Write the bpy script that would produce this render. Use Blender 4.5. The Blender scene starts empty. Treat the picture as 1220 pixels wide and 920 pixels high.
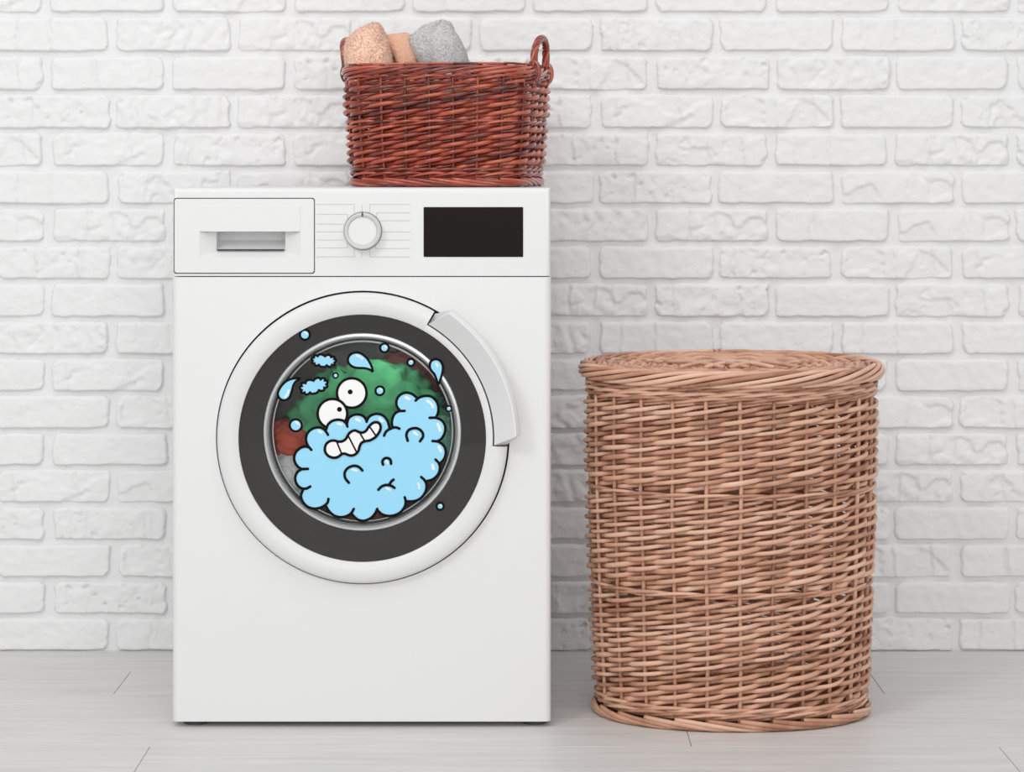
import bpy, bmesh, math, random
import numpy as np
from mathutils import Vector, Matrix, noise

random.seed(7)
S = bpy.context.scene
C = S.collection
PI = math.pi

# ------------------------------------------------------------------ camera
F = 3012.0            # focal length in pixels of the 1220 x 920 frame
HZ = 205.0            # horizon row
H = 0.87              # camera height
WD = 4.596            # camera to brick wall
cam_data = bpy.data.cameras.new('camera')
cam = bpy.data.objects.new('camera', cam_data)
C.objects.link(cam)
cam.location = (0, -WD, H)
cam.rotation_euler = (PI / 2, 0, 0)
cam_data.sensor_width = 36
cam_data.lens = F / 1220 * 36
cam_data.shift_y = -(460 - HZ) / 1220
cam_data.clip_start = 0.05
S.camera = cam

# ------------------------------------------------------------------ world, lights, exposure
w = bpy.data.worlds.new('world')
S.world = w
w.use_nodes = True
bg = w.node_tree.nodes['Background']
bg.inputs[0].default_value = (1.0, 1.0, 1.0, 1)
bg.inputs[1].default_value = 0.63


def area_light(name, loc, target, sx, sy, power, col=(1, 1, 1)):
    d = bpy.data.lights.new(name, 'AREA')
    d.shape = 'RECTANGLE'
    d.size, d.size_y, d.energy, d.color = sx, sy, power, col
    o = bpy.data.objects.new(name, d)
    C.objects.link(o)
    o.location = loc
    o.rotation_euler = (Vector(target) - Vector(loc)).to_track_quat('-Z', 'Y').to_euler()
    return o


area_light('window_light', (-2.0, -3.7, 2.9), (0.0, 0, 0.6), 1.0, 0.9, 34, (1, 0.995, 0.985))
area_light('front_fill', (0.5, -6.4, 1.9), (0.2, 0, 0.5), 3.2, 2.4, 70, (1, 1, 1))  # added fill from behind the camera, softens the shadows
area_light('top_fill', (0.1, -2.1, 3.5), (0.1, -0.25, 0.3), 2.6, 1.6, 21, (1, 1, 1))  # added fill from above, lifts the wall between washer and hamper

S.view_settings.view_transform = 'Standard'
S.view_settings.look = 'None'
S.view_settings.gamma = 1
S.view_settings.use_curve_mapping = False
S.view_settings.exposure = 0.0


# ------------------------------------------------------------------ helpers
def P(px, py, d):
    """world point of photo pixel (px,py) at distance d from the camera plane"""
    return Vector(((px - 610) * d / F, d - WD, H - (py - HZ) * d / F))


def srgb(r, g, b):
    def f(c):
        c /= 255
        return c / 12.92 if c <= 0.04045 else ((c + 0.055) / 1.055) ** 2.4
    return (f(r), f(g), f(b), 1)


def link(name, me, mat=None, parent=None, smooth=False, sharp=None, wn=False):
    o = bpy.data.objects.new(name, me)
    C.objects.link(o)
    if mat is not None and not me.materials:
        me.materials.append(mat)
    if parent is not None:
        o.parent = parent
    if smooth:
        me.polygons.foreach_set('use_smooth', [True] * len(me.polygons))
        if sharp:
            me.set_sharp_from_angle(angle=math.radians(sharp))
    if wn:
        m = o.modifiers.new('wn', 'WEIGHTED_NORMAL')
        m.keep_sharp = True
    return o


def from_bm(name, bm, mat=None, parent=None, **k):
    me = bpy.data.meshes.new(name)
    bm.to_mesh(me)
    bm.free()
    return link(name, me, mat, parent, **k)


def from_py(name, v, f, mat=None, parent=None, **k):
    me = bpy.data.meshes.new(name)
    me.from_pydata([tuple(map(float, p)) for p in v], [], f)
    me.update()
    return link(name, me, mat, parent, **k)


def thing(name, label, cat, loc=(0, 0, 0), rz=0, group=None):
    o = bpy.data.objects.new(name, None)
    C.objects.link(o)
    o.location = loc
    o.rotation_euler = (0, 0, rz)
    o.empty_display_size = 0.05
    tag(o, label, cat, group)
    return o


def tag(o, label, cat, group=None):
    o['label'] = label
    o['category'] = cat
    if group:
        o['group'] = group
    return o


def bevel_box(x0, x1, y0, y1, z0, z1, r=0.0, seg=4, pick=None):
    bm = bmesh.new()
    bmesh.ops.create_cube(bm, size=1)
    for v in bm.verts:
        v.co = ((x0 + x1) / 2 + v.co.x * (x1 - x0), (y0 + y1) / 2 + v.co.y * (y1 - y0),
                (z0 + z1) / 2 + v.co.z * (z1 - z0))
    if r:
        es = [e for e in bm.edges if pick is None or pick(e)]
        bmesh.ops.bevel(bm, geom=es, offset=r, segments=seg, profile=0.5, affect='EDGES')
    return bm


def cut(obj, cutters):
    for c in cutters:
        m = obj.modifiers.new('cut', 'BOOLEAN')
        m.operation = 'DIFFERENCE'
        m.solver = 'EXACT'
        m.object = c
    bpy.context.view_layer.update()
    dg = bpy.context.evaluated_depsgraph_get()
    me = bpy.data.meshes.new_from_object(obj.evaluated_get(dg))
    old = obj.data
    obj.modifiers.clear()
    obj.data = me
    bpy.data.meshes.remove(old)
    for c in cutters:
        cm = c.data
        bpy.data.objects.remove(c)
        bpy.data.meshes.remove(cm)


def lathe(name, prof, cx, cz, mat, parent, n=96, a0=0, a1=360, yref=0, **k):
    """revolve profile [(r, y)] about the y axis through (cx, cz)"""
    full = abs(a1 - a0) >= 360
    m = n if full else n + 1
    v, f = [], []
    for i in range(m):
        a = math.radians(a0 + (a1 - a0) * i / n)
        for r, y in prof:
            v.append((cx + r * math.cos(a), yref + y, cz + r * math.sin(a)))
    p = len(prof)
    for i in range(n):
        j = (i + 1) % m
        for q in range(p - 1):
            f.append((i * p + q, i * p + q + 1, j * p + q + 1, j * p + q))
    if not full:
        f.append(tuple(range(p)))
        f.append(tuple(reversed(range((m - 1) * p, m * p))))
    bm = bmesh.new()
    me = bpy.data.meshes.new('tmp')
    me.from_pydata(v, [], f)
    bm.from_mesh(me)
    bpy.data.meshes.remove(me)
    bmesh.ops.remove_doubles(bm, verts=bm.verts, dist=1e-6)
    bmesh.ops.recalc_face_normals(bm, faces=bm.faces)
    k.setdefault('smooth', True)
    k.setdefault('sharp', 35)
    return from_bm(name, bm, mat, parent, **k)


def tube_data(pts, rad, sides=6, closed=False):
    pts = np.asarray(pts, float)
    n = len(pts)
    rad = np.full(n, rad) if np.isscalar(rad) else np.asarray(rad, float)
    if closed:
        t = np.roll(pts, -1, 0) - np.roll(pts, 1, 0)
    else:
        t = np.gradient(pts, axis=0)
    t /= np.linalg.norm(t, axis=1)[:, None] + 1e-12
    up = np.array([0.0, 0, 1])
    if abs(t[:, 2]).max() > 0.9:
        up = np.array([0.31, 0.83, 0.2]) if abs(t[:, 2]).min() > 0.6 else np.array([0.0, 1, 0.02])
    nrm = np.empty_like(pts)
    a = np.cross(t[0], up)
    a /= np.linalg.norm(a)
    for i in range(n):
        a = a - t[i] * np.dot(a, t[i])
        a /= np.linalg.norm(a) + 1e-12
        nrm[i] = a
    b = np.cross(t, nrm)
    ang = np.arange(sides) * 2 * PI / sides
    v = (pts[:, None, :] + rad[:, None, None] * (np.cos(ang)[None, :, None] * nrm[:, None, :]
                                                 + np.sin(ang)[None, :, None] * b[:, None, :])).reshape(-1, 3)
    f = []
    m = n if closed else n - 1
    for i in range(m):
        j = (i + 1) % n
        for k in range(sides):
            l = (k + 1) % sides
            f.append((i * sides + k, i * sides + l, j * sides + l, j * sides + k))
    if not closed:
        f.append(tuple(reversed(range(sides))))
        f.append(tuple(range((n - 1) * sides, n * sides)))
    return v, f


def tube(name, pts, rad, mat, parent, sides=6, closed=False):
    v, f = tube_data(pts, rad, sides, closed)
    return from_py(name, v, f, mat, parent, smooth=True)


def catmull(pts, per=6, closed=False):
    p = [np.array(q, float) for q in pts]
    n = len(p)
    out = []
    segs = n if closed else n - 1
    for i in range(segs):
        p1, p2 = p[i], p[(i + 1) % n]
        p0 = p[i - 1] if (closed or i > 0) else 2 * p1 - p2
        p3 = p[(i + 2) % n] if (closed or i + 2 < n) else 2 * p2 - p1
        for k in range(per):
            t = k / per
            out.append(0.5 * ((2 * p1) + (-p0 + p2) * t + (2 * p0 - 5 * p1 + 4 * p2 - p3) * t * t
                              + (-p0 + 3 * p1 - 3 * p2 + p3) * t ** 3))
    if not closed:
        out.append(p[-1])
    return out


# ------------------------------------------------------------------ materials
def mat_new(name):
    m = bpy.data.materials.new(name)
    m.use_nodes = True
    nt = m.node_tree
    return m, nt, nt.nodes['Principled BSDF']


def plain(name, col, rough=0.5, metal=0.0, spec=0.5, coat=0.0, bump=0.0, bscale=400, var=0.0, vscale=6):
    m, nt, b = mat_new(name)
    b.inputs['Base Color'].default_value = col
    b.inputs['Roughness'].default_value = rough
    b.inputs['Metallic'].default_value = metal
    b.inputs['Specular IOR Level'].default_value = spec
    b.inputs['Coat Weight'].default_value = coat
    tc = nt.nodes.new('ShaderNodeTexCoord')
    if var:
        n = nt.nodes.new('ShaderNodeTexNoise')
        n.inputs['Scale'].default_value = vscale
        n.inputs['Detail'].default_value = 4
        nt.links.new(tc.outputs['Object'], n.inputs['Vector'])
        mx = nt.nodes.new('ShaderNodeMix')
        mx.data_type = 'RGBA'
        mx.inputs[6].default_value = tuple(c * (1 - var) for c in col[:3]) + (1,)
        mx.inputs[7].default_value = tuple(min(1, c * (1 + var)) for c in col[:3]) + (1,)
        nt.links.new(n.outputs['Fac'], mx.inputs[0])
        nt.links.new(mx.outputs[2], b.inputs['Base Color'])
    if bump:
        n2 = nt.nodes.new('ShaderNodeTexNoise')
        n2.inputs['Scale'].default_value = bscale
        n2.inputs['Detail'].default_value = 3
        nt.links.new(tc.outputs['Object'], n2.inputs['Vector'])
        bp = nt.nodes.new('ShaderNodeBump')
        bp.inputs['Strength'].default_value = bump
        bp.inputs['Distance'].default_value = 0.001
        nt.links.new(n2.outputs['Fac'], bp.inputs['Height'])
        nt.links.new(bp.outputs['Normal'], b.inputs['Normal'])
    return m


def paint_brick(name, col):
    m, nt, b = mat_new(name)
    b.inputs['Roughness'].default_value = 0.55
    b.inputs['Specular IOR Level'].default_value = 0.3
    tc = nt.nodes.new('ShaderNodeTexCoord')
    oi = nt.nodes.new('ShaderNodeObjectInfo')
    add = nt.nodes.new('ShaderNodeVectorMath')
    add.operation = 'ADD'
    sc = nt.nodes.new('ShaderNodeVectorMath')
    sc.operation = 'SCALE'
    sc.inputs['Scale'].default_value = 0.31
    nt.links.new(oi.outputs['Location'], sc.inputs[0])
    nt.links.new(tc.outputs['Object'], add.inputs[0])
    nt.links.new(sc.outputs[0], add.inputs[1])
    n = nt.nodes.new('ShaderNodeTexNoise')
    n.inputs['Scale'].default_value = 45
    n.inputs['Detail'].default_value = 6
    n.inputs['Roughness'].default_value = 0.6
    nt.links.new(add.outputs[0], n.inputs['Vector'])
    vo = nt.nodes.new('ShaderNodeTexVoronoi')
    vo.inputs['Scale'].default_value = 70
    nt.links.new(add.outputs[0], vo.inputs['Vector'])
    rp = nt.nodes.new('ShaderNodeMapRange')
    rp.inputs[1].default_value = 0.04
    rp.inputs[2].default_value = 0.16
    nt.links.new(vo.outputs['Distance'], rp.inputs[0])
    ad = nt.nodes.new('ShaderNodeMath')
    ad.operation = 'MULTIPLY_ADD'
    ad.inputs[1].default_value = 0.22
    nt.links.new(rp.outputs[0], ad.inputs[0])
    nt.links.new(n.outputs['Fac'], ad.inputs[2])
    bp = nt.nodes.new('ShaderNodeBump')
    bp.inputs['Strength'].default_value = 0.8
    bp.inputs['Distance'].default_value = 0.0028
    nt.links.new(ad.outputs[0], bp.inputs['Height'])
    nt.links.new(bp.outputs['Normal'], b.inputs['Normal'])
    n3 = nt.nodes.new('ShaderNodeTexNoise')
    n3.inputs['Scale'].default_value = 9
    nt.links.new(add.outputs[0], n3.inputs['Vector'])
    mx = nt.nodes.new('ShaderNodeMix')
    mx.data_type = 'RGBA'
    mx.inputs[6].default_value = tuple(c * 0.965 for c in col[:3]) + (1,)
    mx.inputs[7].default_value = col
    nt.links.new(n3.outputs['Fac'], mx.inputs[0])
    nt.links.new(mx.outputs[2], b.inputs['Base Color'])
    return m


def wicker(name, dark, mid, light, rough, spec, coat=0.0):
    """each strand its own tone, with fibre along it and darker knots"""
    m, nt, b = mat_new(name)
    b.inputs['Roughness'].default_value = rough
    b.inputs['Specular IOR Level'].default_value = spec
    b.inputs['Coat Weight'].default_value = coat
    b.inputs['Coat Roughness'].default_value = 0.08
    b.inputs['Coat IOR'].default_value = 1.5
    tc = nt.nodes.new('ShaderNodeTexCoord')
    oi = nt.nodes.new('ShaderNodeObjectInfo')
    n = nt.nodes.new('ShaderNodeTexNoise')
    n.inputs['Scale'].default_value = 22
    n.inputs['Detail'].default_value = 5
    n.inputs['Roughness'].default_value = 0.65
    nt.links.new(tc.outputs['Object'], n.inputs['Vector'])
    ma = nt.nodes.new('ShaderNodeMath')
    ma.operation = 'MULTIPLY_ADD'
    ma.inputs[1].default_value = 0.5
    nt.links.new(oi.outputs['Random'], ma.inputs[0])
    m2 = nt.nodes.new('ShaderNodeMath')
    m2.operation = 'MULTIPLY'
    m2.inputs[1].default_value = 0.62
    nt.links.new(n.outputs['Fac'], m2.inputs[0])
    nt.links.new(m2.outputs[0], ma.inputs[2])
    cr = nt.nodes.new('ShaderNodeValToRGB')
    e = cr.color_ramp.elements
    e[0].position, e[0].color = 0.18, dark
    e[1].position, e[1].color = 0.85, light
    x = e.new(0.52)
    x.color = mid
    nt.links.new(ma.outputs[0], cr.inputs[0])
    nt.links.new(cr.outputs[0], b.inputs['Base Color'])
    n2 = nt.nodes.new('ShaderNodeTexNoise')
    n2.inputs['Scale'].default_value = 260
    n2.inputs['Detail'].default_value = 2
    nt.links.new(tc.outputs['Object'], n2.inputs['Vector'])
    bp = nt.nodes.new('ShaderNodeBump')
    bp.inputs['Strength'].default_value = 0.25
    bp.inputs['Distance'].default_value = 0.0008
    nt.links.new(n2.outputs['Fac'], bp.inputs['Height'])
    nt.links.new(bp.outputs['Normal'], b.inputs['Normal'])
    return m


def plank_mat():
    m, nt, b = mat_new('laminate')
    b.inputs['Roughness'].default_value = 0.42
    b.inputs['Specular IOR Level'].default_value = 0.4
    tc = nt.nodes.new('ShaderNodeTexCoord')
    oi = nt.nodes.new('ShaderNodeObjectInfo')
    cmb = nt.nodes.new('ShaderNodeCombineXYZ')
    mu = nt.nodes.new('ShaderNodeMath')
    mu.operation = 'MULTIPLY'
    mu.inputs[1].default_value = 37
    nt.links.new(oi.outputs['Random'], mu.inputs[0])
    nt.links.new(mu.outputs[0], cmb.inputs[2])
    add = nt.nodes.new('ShaderNodeVectorMath')
    nt.links.new(tc.outputs['Object'], add.inputs[0])
    nt.links.new(cmb.outputs[0], add.inputs[1])
    mp = nt.nodes.new('ShaderNodeMapping')
    mp.inputs['Scale'].default_value = (1.3, 16, 1)
    nt.links.new(add.outputs[0], mp.inputs['Vector'])
    n = nt.nodes.new('ShaderNodeTexNoise')
    n.inputs['Scale'].default_value = 3.2
    n.inputs['Detail'].default_value = 7
    n.inputs['Roughness'].default_value = 0.6
    n.inputs['Distortion'].default_value = 0.6
    nt.links.new(mp.outputs[0], n.inputs['Vector'])
    cr = nt.nodes.new('ShaderNodeValToRGB')
    e = cr.color_ramp.elements
    e[0].position, e[0].color = 0.3, srgb(206, 205, 204)
    e[1].position, e[1].color = 0.72, srgb(223, 222, 221)
    nt.links.new(n.outputs['Fac'], cr.inputs[0])
    nt.links.new(cr.outputs[0], b.inputs['Base Color'])
    bp = nt.nodes.new('ShaderNodeBump')
    bp.inputs['Strength'].default_value = 0.12
    bp.inputs['Distance'].default_value = 0.001
    nt.links.new(n.outputs['Fac'], bp.inputs['Height'])
    nt.links.new(bp.outputs['Normal'], b.inputs['Normal'])
    return m


def glass_mat(name, tint=(1, 1, 1, 1), ior=1.45, rough=0.03):
    m = bpy.data.materials.new(name)
    m.use_nodes = True
    nt = m.node_tree
    nt.nodes.clear()
    out = nt.nodes.new('ShaderNodeOutputMaterial')
    mix = nt.nodes.new('ShaderNodeMixShader')
    fr = nt.nodes.new('ShaderNodeFresnel')
    fr.inputs['IOR'].default_value = ior
    tr = nt.nodes.new('ShaderNodeBsdfTransparent')
    tr.inputs[0].default_value = tint
    gl = nt.nodes.new('ShaderNodeBsdfGlossy')
    gl.inputs['Roughness'].default_value = rough
    nt.links.new(fr.outputs[0], mix.inputs[0])
    nt.links.new(tr.outputs[0], mix.inputs[1])
    nt.links.new(gl.outputs[0], mix.inputs[2])
    nt.links.new(mix.outputs[0], out.inputs[0])
    return m


def towel_mat(name, dark, light, scale=240):
    m, nt, b = mat_new(name)
    b.inputs['Roughness'].default_value = 0.95
    b.inputs['Specular IOR Level'].default_value = 0.1
    b.inputs['Sheen Weight'].default_value = 0.35
    b.inputs['Sheen Roughness'].default_value = 0.6
    tc = nt.nodes.new('ShaderNodeTexCoord')
    n = nt.nodes.new('ShaderNodeTexNoise')
    n.inputs['Scale'].default_value = scale
    n.inputs['Detail'].default_value = 3
    nt.links.new(tc.outputs['Object'], n.inputs['Vector'])
    cr = nt.nodes.new('ShaderNodeValToRGB')
    e = cr.color_ramp.elements
    e[0].position, e[0].color = 0.35, dark
    e[1].position, e[1].color = 0.65, light
    nt.links.new(n.outputs['Fac'], cr.inputs[0])
    nt.links.new(cr.outputs[0], b.inputs['Base Color'])
    bp = nt.nodes.new('ShaderNodeBump')
    bp.inputs['Strength'].default_value = 0.8
    bp.inputs['Distance'].default_value = 0.002
    nt.links.new(n.outputs['Fac'], bp.inputs['Height'])
    nt.links.new(bp.outputs['Normal'], b.inputs['Normal'])
    return m


M = {}
M['brick'] = paint_brick('white_painted_brick', (0.86, 0.86, 0.862, 1))
M['mortar'] = paint_brick('white_painted_mortar', (0.84, 0.84, 0.842, 1))
M['plank'] = plank_mat()
M['gap'] = plain('dark_gap', (0.26, 0.26, 0.26, 1), 0.9)
M['enamel'] = plain('white_enamel', (0.81, 0.81, 0.81, 1), 0.32, spec=0.4, var=0.004)
M['plastic'] = plain('white_plastic', (0.79, 0.79, 0.79, 1), 0.38, spec=0.4, var=0.004)
M['doorwhite'] = plain('white_door_plastic', (0.77, 0.77, 0.77, 1), 0.35, spec=0.4, var=0.004)
M['rubber'] = plain('dark_rubber', (0.035, 0.034, 0.033, 1), 0.6, bump=0.1)
M['tint'] = plain('smoked_ring', srgb(53, 50, 46), 0.35, spec=0.3, var=0.03, vscale=5)
M['chrome'] = plain('brushed_metal', (0.86, 0.86, 0.86, 1), 0.3, metal=0.4)
M['drum'] = plain('drum_steel', (0.42, 0.40, 0.39, 1), 0.35, metal=0.5, bump=0.1, bscale=60)
M['glass'] = glass_mat('clear_glass', (0.97, 0.98, 0.98, 1), 1.4, 0.02)
M['bowl'] = glass_mat('bowl_glass', (0.97, 0.98, 0.98, 1), 1.35, 0.04)
M['screen'] = plain('black_display', srgb(30, 25, 22), 0.3, spec=0.06, var=0.02)
M['print'] = plain('grey_print', srgb(196, 196, 196), 0.6, var=0.01)
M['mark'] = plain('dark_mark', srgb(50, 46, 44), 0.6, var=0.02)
M['knobgrey'] = plain('silver_grey_plastic', (0.62, 0.62, 0.62, 1), 0.35, var=0.01)
M['foot'] = plain('grey_foot', (0.08, 0.08, 0.08, 1), 0.7, var=0.05)
M['hamper'] = wicker('natural_willow', srgb(134, 82, 60), srgb(207, 157, 129), srgb(231, 190, 165), 0.4, 0.5)
M['redwick'] = wicker('red_brown_willow', srgb(62, 15, 8), srgb(146, 50, 31), srgb(196, 98, 68), 0.3, 0.35, 0.9)
M['peach'] = towel_mat('peach_terry', srgb(238, 190, 163), srgb(253, 222, 201), 260)
M['peach2'] = towel_mat('peach_pile', srgb(220, 166, 137), srgb(238, 190, 163), 420)
M['grey'] = towel_mat('grey_terry', srgb(186, 185, 184), srgb(216, 215, 214), 330)
M['blue'] = plain('blue_vinyl', srgb(158, 221, 250), 0.6, spec=0.15, var=0.005)
M['ink'] = plain('black_vinyl', srgb(20, 12, 10), 0.6, spec=0.1, var=0.01)
M['white'] = plain('white_vinyl', (0.93, 0.93, 0.93, 1), 0.6, spec=0.15, var=0.003)
M['shine'] = plain('pale_vinyl', srgb(243, 243, 246), 0.6, spec=0.15, var=0.003)


# ------------------------------------------------------------------ structure: brick wall
def fbm(x, y, z, octv=4):
    return noise.fractal(Vector((x, y, z)), 1.0, 2.0, octv)


BW, BH, BT = 0.2055, 0.0585, 0.0075


def brick_mesh(seed):
    rnd = random.Random(seed)
    nx, nz = 64, 20
    kind = ['smooth', 'pitted', 'wrinkled', 'chipped', 'cracked', 'smooth', 'chipped', 'pitted'][seed % 8]
    us = np.concatenate([[0, 0.006, 0.016], np.linspace(0.03, 0.97, nx - 6), [0.984, 0.994, 1]])
    vs = np.concatenate([[0, 0.025, 0.07], np.linspace(0.15, 0.85, nz - 6), [0.92, 0.97, 1]])
    verts = []
    o = rnd.uniform(0, 90)
    ph = rnd.uniform(0, 6)
    cracks = [rnd.uniform(-0.08, 0.08) for _ in range(rnd.randint(1, 3))]
    cornr = [rnd.uniform(0.005, 0.018) for _ in range(4)]
    for j, vv in enumerate(vs):
        for i, uu in enumerate(us):
            x = (uu - 0.5) * BW
            z = (vv - 0.5) * BH
            # irregular outline
            ex = 0.0032 * fbm(o, z * 60, 1.3) * (1 if uu > 0.5 else -1) + 0.0012 * fbm(o + 9, z * 160, 2.2)
            ez = 0.0022 * fbm(x * 28, o + 5, 3.1 + (vv > 0.5)) + 0.0006 * fbm(x * 110, o + 7, 1 + (vv > 0.5))
            # rounded corners
            c = cornr[(uu > 0.5) + 2 * (vv > 0.5)]
            ax, az = BW / 2 - c, BH / 2 - c
            qx, qz = abs(x) - ax, abs(z) - az
            xx, zz = x, z
            if qx > 0 and qz > 0:
                l = math.hypot(qx, qz)
                m = max(qx, qz)
                s = m / l if l > 0 else 1
                xx = math.copysign(ax + qx * s, x)
                zz = math.copysign(az + qz * s, z)
            xx += ex * abs(2 * uu - 1) ** 3
            zz += ez * abs(2 * vv - 1) ** 3
            dl = min(uu, 1 - uu) * BW
            db = vv * BH
            dt = (1 - vv) * BH
            def sm(d, wd):
                t = max(0, min(1, d / wd))
                return math.sqrt(max(0, 1 - (1 - t) ** 2))
            prof = sm(dl, 0.005) * sm(db, 0.0022) * sm(dt, 0.006)
            h = 0.0012 * fbm(x * 14 + o, z * 14, o, 3) + 0.0009 * fbm(x * 60, z * 60 + o, o, 3)
            if kind == 'wrinkled':
                t = x * 95 + 2.6 * fbm(x * 14, z * 22 + o, 4.0, 3) + 14 * z * math.sin(ph)
                h += 0.0034 * (abs(math.sin(t)) - 0.6) * (0.4 + 0.8 * max(0, fbm(x * 9 + o, z * 9, 7.0, 2) + 0.5))
            elif kind == 'pitted':
                p = fbm(x * 85 + o, z * 85, o, 2)
                if p > 0.42:
                    h -= 0.012 * (p - 0.42)
                h += 0.0016 * fbm(x * 35, z * 35 + o, o, 3)
            elif kind == 'chipped':
                p = fbm(x * 18 + o, z * 26, o + 3, 3)
                h -= 0.0026 / (1 + math.exp(-(p - 0.12) * 40))
            if kind in ('cracked', 'chipped', 'pitted'):
                for cx in cracks:
                    dd = x - cx - 0.007 * fbm(z * 40, o + cx * 30, 0, 2) - 0.12 * z * math.sin(cx * 90)
                    h -= 0.0024 * math.exp(-(dd / 0.0022) ** 2)
                    h += 0.0012 * math.exp(-((dd - 0.004) / 0.004) ** 2)
            verts.append((xx, -(BT * prof + 1.4 * h * prof), zz))
    n = len(us)
    faces = []
    for j in range(len(vs) - 1):
        for i in range(n - 1):
            a = j * n + i
            faces.append((a, a + 1, a + n + 1, a + n))
    # back rim so that the brick runs into the mortar
    rim = [i for i in range(n)] + [j * n + n - 1 for j in range(1, len(vs))] + \
          [(len(vs) - 1) * n + i for i in range(n - 2, -1, -1)] + [j * n for j in range(len(vs) - 2, 0, -1)]
    b0 = len(verts)
    for r in rim:
        verts.append((verts[r][0], 0.006, verts[r][2]))
    for k in range(len(rim)):
        l = (k + 1) % len(rim)
        faces.append((rim[l], rim[k], b0 + k, b0 + l))
    me = bpy.data.meshes.new('brick')
    me.from_pydata(verts, [], faces)
    me.update()
    me.materials.append(M['brick'])
    me.polygons.foreach_set('use_smooth', [True] * len(me.polygons))
    return me


NVAR = 24
brick_vars = [brick_mesh(s) for s in range(NVAR)]

XW = 1.85
ZT = 1.70
# mortar bed: lumpy painted sheet with thickness
nxg, nzg = 260, 130
vv_, ff_ = [], []
for j in range(nzg + 1):
    for i in range(nxg + 1):
        x = -XW + 2 * XW * i / nxg
        z = ZT * j / nzg
        vv_.append((x, 0.0018 * fbm(x * 30, z * 30, 2.0, 3) + 0.0008 * fbm(x * 9, z * 9, 5.0, 2), z))
for j in range(nzg):
    for i in range(nxg):
        a = j * (nxg + 1) + i
        ff_.append((a, a + 1, a + nxg + 2, a + nxg + 1))
b0 = len(vv_)
vv_ += [(-XW, 0.12, 0), (XW, 0.12, 0), (XW, 0.12, ZT), (-XW, 0.12, ZT)]
c0, c1, c2, c3 = 0, nxg, (nzg + 1) * (nxg + 1) - 1, nzg * (nxg + 1)
ff_ += [(b0 + 1, b0, b0 + 3, b0 + 2)]
ff_ += [(c0, c3, b0 + 3, b0)] + [(c2, c1, b0 + 1, b0 + 2)] + [(c3, c2, b0 + 2, b0 + 3)] + [(c1, c0, b0, b0 + 1)]
wall = from_py('wall_back', vv_, ff_, M['mortar'], smooth=True, sharp=40)
wall['kind'] = 'structure'
wall['label'] = 'white painted brick wall behind the washing machine'

rows = [15.5, 62, 108, 153.5, 198.5, 243.5, 288.5, 332.8, 378, 422.5, 466.5, 511, 555, 599, 643.5, 688, 731.5, 775]
rows = [15.5 - 46.4 * k for k in range(4, 0, -1)] + rows
stuff_v, stuff_f = [], []
rb = random.Random(3)
last = -1
for ri, yb in enumerate(rows):
    yt = yb - 44.8 if ri == 0 else rows[ri - 1]
    zb = P(0, yb, WD).z
    zt = P(0, yt, WD).z
    even = (ri - 4) % 2 == 0            # row ending at 15.5 is an "even" one
    jx0 = 57.0 if even else 135.0
    if even:
        jx0 += (ri - 4) * 0.12
    pitch = 143.9 - 0.03 * ri
    for k in range(-8, 17):
        xa = jx0 + pitch * k + rb.uniform(-1.5, 1.5)
        xc = P(xa + pitch / 2, 0, WD).x
        if abs(xc) > XW - 0.11:
            continue
        vi = rb.randrange(NVAR)
        while vi == last:
            vi = rb.randrange(NVAR)
        last = vi
        me = brick_vars[vi]
        loc = Vector((xc, rb.uniform(-0.0015, 0.0008), (zb + zt) / 2 - 0.0028))
        sx = rb.uniform(0.985, 1.01)
        sz = ((zt - zb) - 0.0080 + rb.uniform(-0.001, 0.001)) / BH
        if abs(xc) > 1.28:
            b = len(stuff_v)
            stuff_v += [(v.co.x * sx + loc.x, v.co.y + loc.y, v.co.z * sz + loc.z) for v in me.vertices]
            stuff_f += [tuple(i + b for i in p.vertices) for p in me.polygons]
        else:
            o = bpy.data.objects.new('brick', me)
            C.objects.link(o)
            o.location = loc
            o.scale = (sx, 1, sz)
            o.rotation_euler = (0, rb.uniform(-0.004, 0.004), 0)
            o.parent = wall
far = from_py('brick_field', stuff_v, stuff_f, M['brick'], wall, smooth=True)
far['kind'] = 'stuff'

# ------------------------------------------------------------------ structure: laminate floor
FX, FY = 2.6, -4.9
floor = from_bm('floor', bevel_box(-FX, FX, FY, 0.004, -0.05, -0.004), M['gap'])
floor['kind'] = 'structure'
floor['label'] = 'light grey laminate plank floor'
PWD, PLN = 0.192, 1.285
known = {0: 0.0, 1: -0.664, 2: -0.2, 3: 0.272, 4: -0.548}
k = 0
while True:
    y1 = 0.0 - PWD * k
    y0 = y1 - PWD
    if y0 < FY:
        break
    j0 = known.get(k, random.uniform(-0.6, 0.6))
    for n in range(-3, 4):
        xa, xb = j0 + n * PLN, j0 + (n + 1) * PLN
        xa, xb = max(xa, -FX), min(xb, FX)
        if xb - xa < 0.05:
            continue
        g = 0.0005
        bm = bevel_box(-(xb - xa) / 2 + g, (xb - xa) / 2 - g, -PWD / 2 + 0.0003, PWD / 2 - 0.0003, -0.008, 0.0,
                       0.0005, 1, lambda e: all(v.co.z > -0.001 for v in e.verts))
        o = from_bm('plank', bm, M['plank'], floor)
        o.location = ((xa + xb) / 2, (y0 + y1) / 2, 0)
    k += 1

# ------------------------------------------------------------------ washing machine
DF = 3.96                        # distance of the front panel
YF = DF - WD
wm_x0, wm_x1 = P(205, 0, DF).x, P(656.5, 0, DF).x
wm_c = (wm_x0 + wm_x1) / 2
ZTOP = P(0, 224, DF).z
ZSEAM = P(0, 329.5, DF).z
YB = -0.06
washer = thing('washing_machine', 'white front loading washing machine standing on the grey floor', 'washing machine',
               (wm_c, (YF + YB) / 2, 0))


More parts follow.
